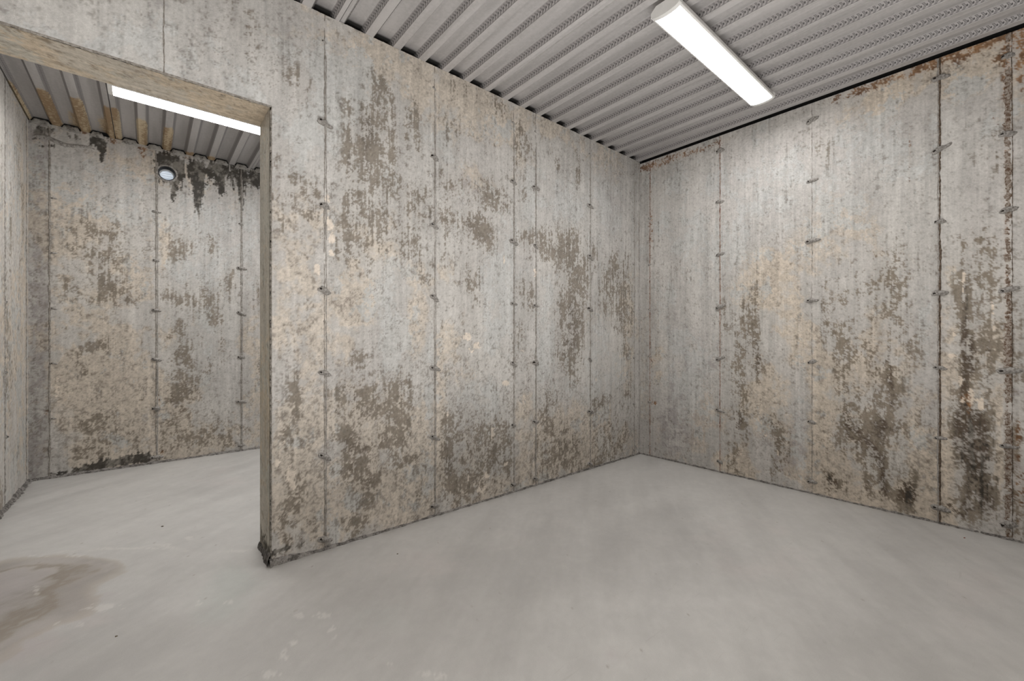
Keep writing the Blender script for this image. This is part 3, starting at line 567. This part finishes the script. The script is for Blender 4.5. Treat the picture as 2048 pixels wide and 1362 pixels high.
# ------------------------------------------------------------------ metal deck ceiling
PIT = .1524; FLW = .041; WB = .0195
prof = []      # (x, z, web, v, seed, kind)
for nrib in range(-5, 23):
    re_ = (nrib + .88) * PIT - (.026 if nrib <= -3 else 0)
    le = re_ - FLW
    seam = (nrib - 4) % 6 == 0
    if seam and nrib == -2: le -= .02
    sd = rng.random() * .02
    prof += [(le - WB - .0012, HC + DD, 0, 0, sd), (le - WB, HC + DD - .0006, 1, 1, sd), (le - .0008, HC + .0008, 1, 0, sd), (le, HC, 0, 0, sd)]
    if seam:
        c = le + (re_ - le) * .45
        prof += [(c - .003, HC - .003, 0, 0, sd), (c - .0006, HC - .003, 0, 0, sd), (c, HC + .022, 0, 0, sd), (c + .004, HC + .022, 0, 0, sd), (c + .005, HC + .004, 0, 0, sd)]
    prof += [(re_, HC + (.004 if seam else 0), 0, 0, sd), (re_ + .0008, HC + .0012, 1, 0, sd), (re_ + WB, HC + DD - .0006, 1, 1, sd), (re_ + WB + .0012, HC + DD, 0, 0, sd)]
prof = [p for p in prof if XL - .03 < p[0] < XB + .10]
prof = [(XL - .03, HC + DD, 0, 0, 0)] + prof + [(XB + .12, HC + DD, 0, 0, 0)]
# duplicate profile points so web flags stay crisp
pp = []
for i in range(len(prof) - 1):
    a, b = prof[i], prof[i + 1]
    isweb = 1 if (a[2] and b[2]) else 0
    pp.append((a, b, isweb))
ysg = cuts([YN, YA - .065, YA - .013, YA + .001, YA + TH, YF - 1.0, YF], .04); ny = len(ysg)
vs, fs, dk, sdv = [], [], [], []
for a, b, w in pp:
    for p in (a, b):
        for y in ysg:
            vs.append((p[0], y, p[1]))
            ru = 0
            if y > 3.3:
                x = p[0]; low = p[1] < HC + .006
                lim = 3.90 if x < -.15 else (4.0 + .12 * max(0, x) if x < .2 else 4.42)
                if low and x < .5: ru = max(0, min(1, (y - lim) * 6)) * .95
                elif not low and -.50 < x < -.24: ru = max(0, min(.62, (y - 4.05) * 2.0)) * (1 if (x + .5) % PIT > .07 else .3)
            shade = .07 if p[1] > HC + DD - .0005 and not w else 0  # high panels painted darker, as recess shade
            if YA - .012 < y < YA + TH and p[1] > HC + .01: shade = 1  # flute voids over the partition painted black, as deep shade
            elif YA - .05 < y < YA and p[1] > HC + .01: shade = .35  # soft shade painted on panel ends next to the partition
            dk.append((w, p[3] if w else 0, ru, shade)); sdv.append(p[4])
    b0 = len(vs) - 2 * ny
    for j in range(ny - 1): fs.append((b0 + j, b0 + j + 1, b0 + ny + j + 1, b0 + ny + j))
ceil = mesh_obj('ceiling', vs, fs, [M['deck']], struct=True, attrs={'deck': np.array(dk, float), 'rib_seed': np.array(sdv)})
tag(ceil, 'galvanised ribbed steel deck ceiling with rows of stamped chevrons', 'ceiling')
# black sheets stand for the shade in the partition flutes and right-wall slot
g = Grid()
g.add((0, YA + .08, 0), (1, 0, 0), (0, 0, 1), [XL, XB], [HC - .03, HC + DD + .01])
g.add((0, YA + TH - .02, 0), (1, 0, 0), (0, 0, 1), [XL, XB], [HC - .03, HC + DD + .01])
g.build('flute_shade_sheet', g.verts(), [M['black']], parent=wallA, struct=False)
g = Grid(); g.add((0, YF + .004, 0), (1, 0, 0), (0, 0, 1), [XL - .02, XB], [HC - .03, HC + DD + .03])
g.build('added_flute_light_block', g.verts(), [M['black']], parent=wallF, struct=False)  # added black sheet, blocks outside light leaking past the flutes
g = Grid(); g.add((XL - .006, 0, 0), (0, 1, 0), (0, 0, 1), [YN, YF], [HC - .03, HC + DD + .03])
g.build('added_edge_light_block', g.verts(), [M['black']], parent=wallL, struct=False)  # added black sheet, blocks outside light above the left wall
g = Grid(); g.add((XB + .035, 0, 0), (0, 1, 0), (0, 0, 1), [YN, YA], [HC - .03, HC + DD + .01])
g.add((0, 0, HC - .0155), (1, 0, 0), (0, 1, 0), [XB + .002, XB + .10], [YN, YA])
g.build('slot_shade_sheet', g.verts(), [M['black']], parent=wallB, struct=False)

# ------------------------------------------------------------------ joints left by the forms
def joint(parent, axis, pos, plane, nrm, z0, z1, w, h, mat, jit=.0008, wob=.0006):
    """narrow irregular ridge running up a wall; axis 'x' -> wall of constant y"""
    vs, fs = [], []; zs = np.arange(z0, z1 + .0149, .015); off = 0
    for z in zs:
        z = min(z, z1); off = off * .8 + rng.normal() * wob
        ww = w * (1 + rng.normal() * .22); hh = max(.0008, h * (1 + rng.normal() * .35))
        for du, dn in ((-ww / 2, -.001), (-ww * .22 + rng.normal() * jit, hh), (ww * .22 + rng.normal() * jit, hh * .9), (ww / 2, -.001)):
            if axis == 'x': vs.append((pos + off + du, plane + nrm * dn, z))
            else: vs.append((plane + nrm * dn, pos + off + du, z))
    for j in range(len(zs) - 1):
        for i in range(3):
            a = j * 4 + i; fs.append((a, a + 1, a + 5, a + 4))
    return mesh_obj('form_joint', vs, fs, [mat], parent=parent)
for i, x in enumerate(SA):
    z0 = ZH + .004 if i == 0 else .0
    joint(wallA, 'x', x, YA, -1, z0, HC - .001, .0055, .0022, M['joint'] if i not in (6,) else M['jointlt'])
    if i: joint(wallA, 'x', x + .0075, YA, -1, .0, HC - .2, .007, .0035, M['jointlt'])
joint(wallA, 'x', XB - .016, YA, -1, 0, HC - .002, .008, .004, M['jointlt'])
mats = [M['jrust'], M['jrust'], M['joint'], M['jbrown'], M['jrough']]
for i, y in enumerate(SB):
    w, h = ((.007, .003), (.007, .003), (.004, .0015), (.009, .004), (.030, .0012))[i]
    joint(wallB, 'y', y, XB, -1, 0, HC - .018, w, h, mats[i], jit=.0015 if i < 4 else .002, wob=.0005 if i < 4 else .0006)
joint(wallB, 'y', SB[4] - .014, XB, -1, 0, HC - .018, .004, .003, M['jbrown'])
joint(wallB, 'y', SB[3] + .008, XB, -1, 0, HC - .018, .008, .003, M['jointlt'])
SF = [onY(px, 678, YF)[0] for px in (99, 312, 482)]
for i, x in enumerate(SF):
    joint(wallF, 'x', x, YF, -1, 0, HC - .02, (.012, .008, .008)[i], .004, M['joint'])
    if i: joint(wallF, 'x', x + .010, YF, -1, 0, HC - .12, .010, .004, M['jointlt'])
YL = [onX(px, 678, XL)[0] for px in (9, 52)]
joint(wallL, 'y', YL[0], XL, 1, 0, HC - .01, .010, .005, M['jointlt'])
joint(wallL, 'y', YL[1], XL, 1, 0, HC - .01, .010, .004, M['joint'])

# ------------------------------------------------------------------ snapped form ties with mortar blobs
def lump(cx, cz, rx, rz, d, seed, nu=12, nv=5):
    """half-buried irregular blob, local x = along wall, y = out of wall (-y), z = up"""
    r = np.random.default_rng(seed); vs, fs = [(cx, -d, cz)], []
    amp = 1 + r.normal(size=nu) * .16
    for k in range(1, nv + 1):
        t = k / nv * math.pi / 2
        for i in range(nu):
            a = 2 * math.pi * i / nu; rr = math.sin(t) * amp[i] * (1 + r.normal() * .05)
            vs.append((cx + rx * rr * math.cos(a), -d * math.cos(t) * (1 + r.normal() * .18) + (.002 if k == nv else 0), cz + rz * rr * math.sin(a)))
    for i in range(nu): fs.append((0, 1 + i, 1 + (i + 1) % nu))
    for k in range(nv - 1):
        for i in range(nu):
            a = 1 + k * nu + i; b = 1 + k * nu + (i + 1) % nu; fs.append((a, a + nu, b + nu, b))
    return vs, fs
def tie_mesh(seed, s=1.0, hole=True):
    r = random.Random(seed); vs, fs, fm = [], [], []
    def put(a, m):
        b = len(vs); vs.extend(a[0]); fs.extend([tuple(b + i for i in f) for f in a[1]]); fm.extend([m] * len(a[1]))
    put(lump(r.uniform(-.004, .004), 0, .020 * s, .0095 * s, .009 * s, seed), 0)
    put(lump(r.uniform(.010, .018) * s, -.005 * s, .014 * s, .007 * s, .006 * s, seed + 50), 0)
    if hole: put(lump(-.010 * s, .001, .0055 * s, .0038 * s, .0115 * s, seed + 90, 8, 3), 1)
    me = bpy.data.meshes.new('form_tie'); me.from_pydata(vs, [], fs); me.materials.append(M['tie']); me.materials.append(M['hole'])
    me.polygons.foreach_set('material_index', fm); me.polygons.foreach_set('use_smooth', [True] * len(fs)); me.update(); return me
TM = [tie_mesh(i * 7 + 1, 1.6) for i in range(6)]; TS = [tie_mesh(i * 5 + 300, .8) for i in range(3)]
def tie(parent, loc, rz, me, tilt=0):
    o = bpy.data.objects.new('form_tie', me); C.objects.link(o); o.parent = parent
    o.location = loc; o.rotation_euler = (0, tilt, rz); k = rng.uniform(.72, 1.12); o.scale = (k * rng.uniform(.85, 1.1), k, k); return o
for i, x in enumerate(SA[1:]):
    for k, z in enumerate(ROWS):
        small = (i == 5) or (k == 0)
        tie(wallA, (x - .004, YA, z + rng.normal() * .004), 0, (TS if small else TM)[(k + i) % (3 if small else 5)], .12 + rng.normal() * .15)
for i, y in enumerate(SB):
    for k, z in enumerate(ROWB):
        small = i == 0
        tie(wallB, (XB, y + .004, z + rng.normal() * .004), -math.pi / 2, (TS if small else TM)[(k + 2 * i) % (3 if small else 6)], -.22 + rng.normal() * .22)
for i, x in enumerate(SF):
    for k, z in enumerate(ROWS[1:]):
        tie(wallF, (x + (.02 if i == 0 else -.004), YF, z - .015 * (i == 0)), 0, (TS if i == 0 else TM)[(k + i) % 3], rng.normal() * .12)
tie(wallL, (XL, YL[0] + .03, onX(12, 873, XL)[1]), math.pi / 2, TM[1])
tie(wallL, (XL, YL[0] + .03, onX(9, 745, XL)[1]), math.pi / 2, TS[1])
tie(wallL, (XL, YL[0] + .03, onX(9, 603, XL)[1]), math.pi / 2, TS[2])

# ------------------------------------------------------------------ ragged mortar line where walls meet the slab
def skirt(name, p0, p1, nrm, h, d, mat, hf=None, st=.02):
    p0 = np.array(p0, float); p1 = np.array(p1, float); L = np.linalg.norm(p1 - p0); n = int(L / st) + 1
    vs, fs = [], []; hh = h; N = np.array((*nrm, 0), float)
    for i in range(n + 1):
        t = i / n; p = p0 + (p1 - p0) * t; hh = hh * .7 + .3 * h * (1 + rng.normal() * .5)
        H_ = max(.003, hh) * (hf(t) if hf else 1); D = d * (1 + rng.normal() * .25) * (hf(t) ** .5 if hf else 1)
        for a, b in ((-.004, H_), (D * .35, H_ * .8), (D * .75, H_ * .45), (D, -.004)):
            q = p + N * a; vs.append((q[0], q[1], b + (rng.normal() * .001 if b > 0 else 0)))
    for i in range(n):
        for k in range(3):
            a = i * 4 + k; fs.append((a, a + 1, a + 5, a + 4))
    o = mesh_obj(name, vs, fs, [mat], struct=True); return o
t1 = skirt('baseboard_back', (XJ - .004, YA, 0), (XB, YA, 0), (0, -1), .011, .012, M['mortar'], lambda t: 1 + 2.2 * math.exp(-t * 22)); tag(t1, 'ragged grey mortar line along the foot of the middle wall', 'trim')
t1 = skirt('baseboard_right', (XB, YN, 0), (XB, YA, 0), (-1, 0), .010, .012, M['mortar']); tag(t1, 'ragged grey mortar line along the foot of the right wall', 'trim')
t1 = skirt('baseboard_far', (XL, YF, 0), (1.4, YF, 0), (0, -1), .014, .02, M['mortar']); tag(t1, 'rough mortar line along the foot of the far wall', 'trim')
t1 = skirt('baseboard_left', (XL, 2.5, 0), (XL, YF, 0), (1, 0), .022, .02, M['mortar']); tag(t1, 'rough mortar line along the foot of the left wall', 'trim')
t1 = skirt('trim_1', (XJ, YA - .004, 0), (XJ, YA + TH, 0), (-1, 0), .052, .012, M['mortar_dark'], lambda t: 1.0 - .35 * t); tag(t1, 'dark broken concrete foot at the bottom of the door jamb', 'trim')
# mortar stuffed into the flutes over the far wall
for nrib in range(-5, 9):
    re_ = (nrib + .88) * PIT - (.026 if nrib <= -3 else 0)
    x0 = re_ + .004; x1 = re_ + PIT - FLW - .004 - (.02 if nrib == -3 else 0)
    vs, fs = [], []; nu, nv = 12, 7
    for j in range(nv):
        for i in range(nu):
            u = i / (nu - 1); v = j / (nv - 1)
            inset = WB * .9 * v * 1.0
            xx = x0 + inset + (x1 - x0 - 2 * inset) * u
            out = (.016 + .006 * math.sin(u * 7 + nrib)) * math.sin(math.pi * (u * .9 + .05)) ** .4 * (1 if v < .99 else .2) * min(1, .35 + v * 4)
            zz = HC - .022 + (DD - .007 + .022 - .004 * abs(math.sin(u * 5 + nrib * 2))) * v
            vs.append((xx, YF - out - abs(rng.normal()) * .003 + (.006 if j == 0 else 0), zz))
    for j in range(nv - 1):
        for i in range(nu - 1):
            a = j * nu + i; fs.append((a, a + 1, a + nu + 1, a + nu))
    mesh_obj('mortar_plug', vs, fs, [M['plug']], parent=wallF, smooth=True)
# shallow ledge of spilled mortar in the far left corner
xa, za = onY(66, 272, YF); xb_, zb = onY(190, 286, YF)
vs, fs = [], []; n = 30
for i in range(n + 1):
    t = i / n; x = xa + (xb_ - xa) * t; z = za + .012 * math.sin(t * 9) + (zb - za) * t * .2 - .02 * t; f = math.sin(math.pi * min(1, t * .95 + .05)) ** .6 * (1 - .45 * t)
    for dz, dy in ((.02, -.002), (.012, .011), (0, .016), (-.010, .010), (-.018, -.002)):
        vs.append((x, YF - dy * f * (1 + rng.normal() * .15), z + dz * (f + .1) + rng.normal() * .0012))
for i in range(n):
    for k in range(4):
        a = i * 5 + k; fs.append((a, a + 1, a + 6, a + 5))
mesh_obj('mortar_ledge', vs, fs, [M['tie']], parent=wallF, smooth=True)

# ------------------------------------------------------------------ wraparound LED fixtures
def extrude(name, sec, x0, x1, mat, parent, caps=True, smooth=False):
    n = len(sec); vs = [(x0, y, z) for y, z in sec] + [(x1, y, z) for y, z in sec]
    fs = [(i, (i + 1) % n, n + (i + 1) % n, n + i) for i in range(n)]
    if caps: fs += [tuple(range(n - 1, -1, -1)), tuple(range(n, 2 * n))]
    o = mesh_obj(name, vs, fs, [mat], parent=parent)
    if smooth:
        for p in o.data.polygons:
            p.use_smooth = len(p.vertices) == 4
    return o
def fixture(x0, x1, yc, top, lensmat, label, W=.150, Hh=.058):
    L = x1 - x0; r = empty('led_ceiling_light', ((x0 + x1) / 2, yc, top)); tag(r, label, 'ceiling light', 'wraparound ceiling lights')
    a, b = -L / 2, L / 2; w = W / 2; s = Hh
    # pan: shallow trapezoid tray with outward lower lips
    pan = [(-w * .62, 0), (-w * .94, -s * .35), (-w * .99, -s * .66), (-w, -s * .70), (-w * .90, -s * .70), (-w * .88, -s * .5), (w * .88, -s * .5), (w * .90, -s * .70), (w, -s * .70), (w * .99, -s * .66), (w * .94, -s * .35), (w * .62, 0)]
    extrude('housing', pan, a, b, M['white_metal'], r)
    arc = lambda k, n=14: [(-w * k * math.cos(math.pi * i / n) , -s * .66 - s * .34 * k * math.sin(math.pi * i / n)) for i in range(n + 1)]
    ln = arc(.86); extrude('diffuser', ln + [(w * .86, -s * .58), (-w * .86, -s * .58)], a + .012, b - .012, lensmat, r, smooth=True)
    cap = [(-w * .64, .001)] + [(-w * 1.01, -s * .36), (-w * 1.02, -s * .74)] + [(y * 1.10, z - .002) for y, z in arc(.9)] + [(w * 1.02, -s * .74), (w * 1.01, -s * .36), (w * .64, .001)]
    for e0, e1 in ((a - .010, a + .013), (b - .013, b + .010)): extrude('end_cap', cap, e0, e1, M['white_metal'], r)
    # thin side rails framing the diffuser
    for sg in (-1, 1): extrude('side_rail', [(sg * w * .86, -s * .70), (sg * w * 1.0, -s * .68), (sg * w * 1.0, -s * .78), (sg * w * .88, -s * .84)], a + .012, b - .012, M['white_metal'], r)
    # mounting hangers: threaded studs with wing nuts up to the deck
    for fx in (a + .16, b - .16):
        vs, fs = [], []
        for q in range(8):
            an = q * math.pi / 4; vs += [(fx + .004 * math.cos(an), .004 * math.sin(an), 0), (fx + .004 * math.cos(an), .004 * math.sin(an), HC + DD - top - .001)]
        for q in range(8): fs.append((2 * q, 2 * ((q + 1) % 8), 2 * ((q + 1) % 8) + 1, 2 * q + 1))
        k = len(vs); 
        for sx, sy, sz in [(x, y, z) for x in (-.015, .015) for y in (-.012, .012) for z in (-.001, .003)]: vs.append((fx + sx, sy, sz))
        fs += [(k, k + 1, k + 3, k + 2), (k + 4, k + 6, k + 7, k + 5), (k, k + 4, k + 5, k + 1), (k + 2, k + 3, k + 7, k + 6), (k, k + 2, k + 6, k + 4), (k + 1, k + 5, k + 7, k + 3)]
        mesh_obj('hanger', vs, fs, [M['galv']], parent=r)
    # small spring latches on the visible side
    for fx in (a + .42 * L, a + .72 * L, b - .03):
        vs = [(fx - .010, w * 1.005, -s * .70), (fx + .010, w * 1.005, -s * .70), (fx + .010, w * 1.06, -s * .55), (fx - .010, w * 1.06, -s * .55), (fx - .007, w * 1.0, -s * .25), (fx + .007, w * 1.0, -s * .25)]
        mesh_obj('latch', vs, [(0, 1, 2, 3), (3, 2, 5, 4)], [M['galv']], parent=r)
    return r
LT = HC - .014
def lx(px, py): return onZ(px, py, LT - .05)
a1 = lx(1305, 36); a2 = lx(1365, 10); b1 = lx(1503, 214); b2 = lx(1543, 196)
fixture((a1[0] + a2[0]) / 2, (b1[0] + b2[0]) / 2, (a1[1] + a2[1] + b1[1] + b2[1]) / 4, LT, M['lens'], 'lit white wraparound LED fixture hanging under the ribbed ceiling near the right wall', W=.142)
l1 = lx(215, 163); l2 = lx(228, 192)
fixture(l1[0] + .005, l1[0] + 1.19, l2[1] - .068, LT, M['lens2'], 'lit white LED fixture in the second room, partly hidden by the door head', W=.150)
fixture(-.50, .66, 1.05, LT, lens('lit_diffuser_fill', 19.0), 'added LED fill fixture on the ceiling above the camera, outside the view', W=.142)  # invented fixture, added as fill light for the near room

# ------------------------------------------------------------------ round vent through the far wall
v = empty('wall_vent', (vx, YF, vz)); tag(v, 'small round louvred vent let into the far wall below the ceiling', 'vent')
def ring(name, prof_, mat, n=40, jit=0, parent=v):
    vs, fs = [], []; m = len(prof_)
    for i in range(n):
        a = 2 * math.pi * i / n
        for r_, y in prof_:
            rr = r_ + (rng.normal() * jit if r_ > VR + .004 else 0); vs.append((rr * math.cos(a), y, rr * math.sin(a)))
    for i in range(n):
        for k in range(m - 1):
            p = i * m + k; q = ((i + 1) % n) * m + k; fs.append((p, q, q + 1, p + 1))
    return mesh_obj(name, vs, fs, [mat], parent=parent, smooth=True)
ring('pipe_sleeve', [(VR + .002, -.006), (VR, -.007), (VR - .003, -.005), (VR - .003, .085)], M['pipe'])
ring('mortar_collar', [(VR + .016, .001), (VR + .012, -.003), (VR + .003, -.004), (VR + .001, .004)], M['tie'], jit=.0015)
gr = ring('vent_cap', [(VR - .004, .060), (VR - .010, .058), (VR - .012, .080)], M['paint'])
disc = [(0, .083, 0)] + [((VR - .006) * math.cos(2 * math.pi * i / 32), .083, (VR - .006) * math.sin(2 * math.pi * i / 32)) for i in range(32)]
mesh_obj('backing', disc, [(0, 1 + i, 1 + (i + 1) % 32) for i in range(32)], [M['day']], parent=gr)
for k in range(5):
    z = -.036 + k * .018; hw = math.sqrt(max(0, (VR - .012) ** 2 - z * z))
    mesh_obj('slat', [(-hw, .080, z + .003), (hw, .080, z + .003), (hw, .062, z - .003), (-hw, .062, z - .003), (-hw, .080, z + .001), (hw, .080, z + .001), (hw, .062, z - .005), (-hw, .062, z - .005)],
        [(0, 1, 2, 3), (4, 7, 6, 5), (3, 2, 6, 7), (0, 4, 5, 1)], [M['paint']], parent=gr)

# ------------------------------------------------------------------ crumbs on the floor
def crumb(px, py, s, mat, label):
    x, y = onZ(px, py, 0); r = np.random.default_rng(int(px)); vs, fs = lump(0, 0, s, s * .7, s * .6, int(px), 8, 3)
    vs = [(p[0], p[2], max(0, -p[1])) for p in vs]
    o = mesh_obj('concrete_crumb', vs, [tuple(reversed(f)) for f in fs], [mat], smooth=True); o.location = (x, y, 0); tag(o, label, 'crumb'); return o
crumb(325, 1053, .0065, M['crumb'], 'tiny dark crumb on the pale floor in the doorway')
crumb(232, 1273, .0042, M['crumb'], 'tiny dark brown crumb on the floor in front of the brown water stain')
crumb(795, 1108, .0045, M['crumb'], 'tiny grey crumb on the floor near the foot of the middle wall')
crumb(1929, 1076, .005, M['redcrumb'], 'tiny reddish crumb on the floor beside the right wall')

# ------------------------------------------------------------------ camera, light, colour
cam = bpy.data.cameras.new('camera'); co = bpy.data.objects.new('camera', cam); C.objects.link(co)
cam.sensor_width = 36; cam.lens = F / 2048 * 36; cam.shift_y = -3 / 2048; cam.clip_start = .02
co.location = (0, 0, CAMZ); co.rotation_euler = (math.pi / 2, 0, YAW - math.pi / 2)
bpy.context.scene.camera = co
def area(name, loc, rot, sx, sy, p, col=(1, .985, .97)):
    l = bpy.data.lights.new(name, 'AREA'); l.shape = 'RECTANGLE'; l.size = sx; l.size_y = sy; l.energy = p; l.color = col
    o = bpy.data.objects.new(name, l); C.objects.link(o); o.location = loc; o.rotation_euler = rot; return o
area('fill_light_up', (.6, .1, .25), (math.pi, 0, 0), 2.6, 1.8, 68)
area('fill_light_room', (-.35, -.45, 1.35), (math.radians(88), 0, YAW - math.pi / 2), 1.0, 1.6, 9)
area('fill_light_second_room', (3.2, 3.5, 1.3), (math.radians(90), 0, math.radians(90)), 1.8, 1.8, 26)
w = bpy.data.worlds.new('world'); bpy.context.scene.world = w; w.use_nodes = True
w.node_tree.nodes['Background'].inputs[0].default_value = (.6, .62, .65, 1); w.node_tree.nodes['Background'].inputs[1].default_value = .3
vs_ = bpy.context.scene.view_settings; vs_.view_transform = 'Standard'; vs_.look = 'None'; vs_.exposure = -0.08
cy = bpy.context.scene.cycles; cy.max_bounces = 8; cy.diffuse_bounces = 3; cy.adaptive_threshold = .03
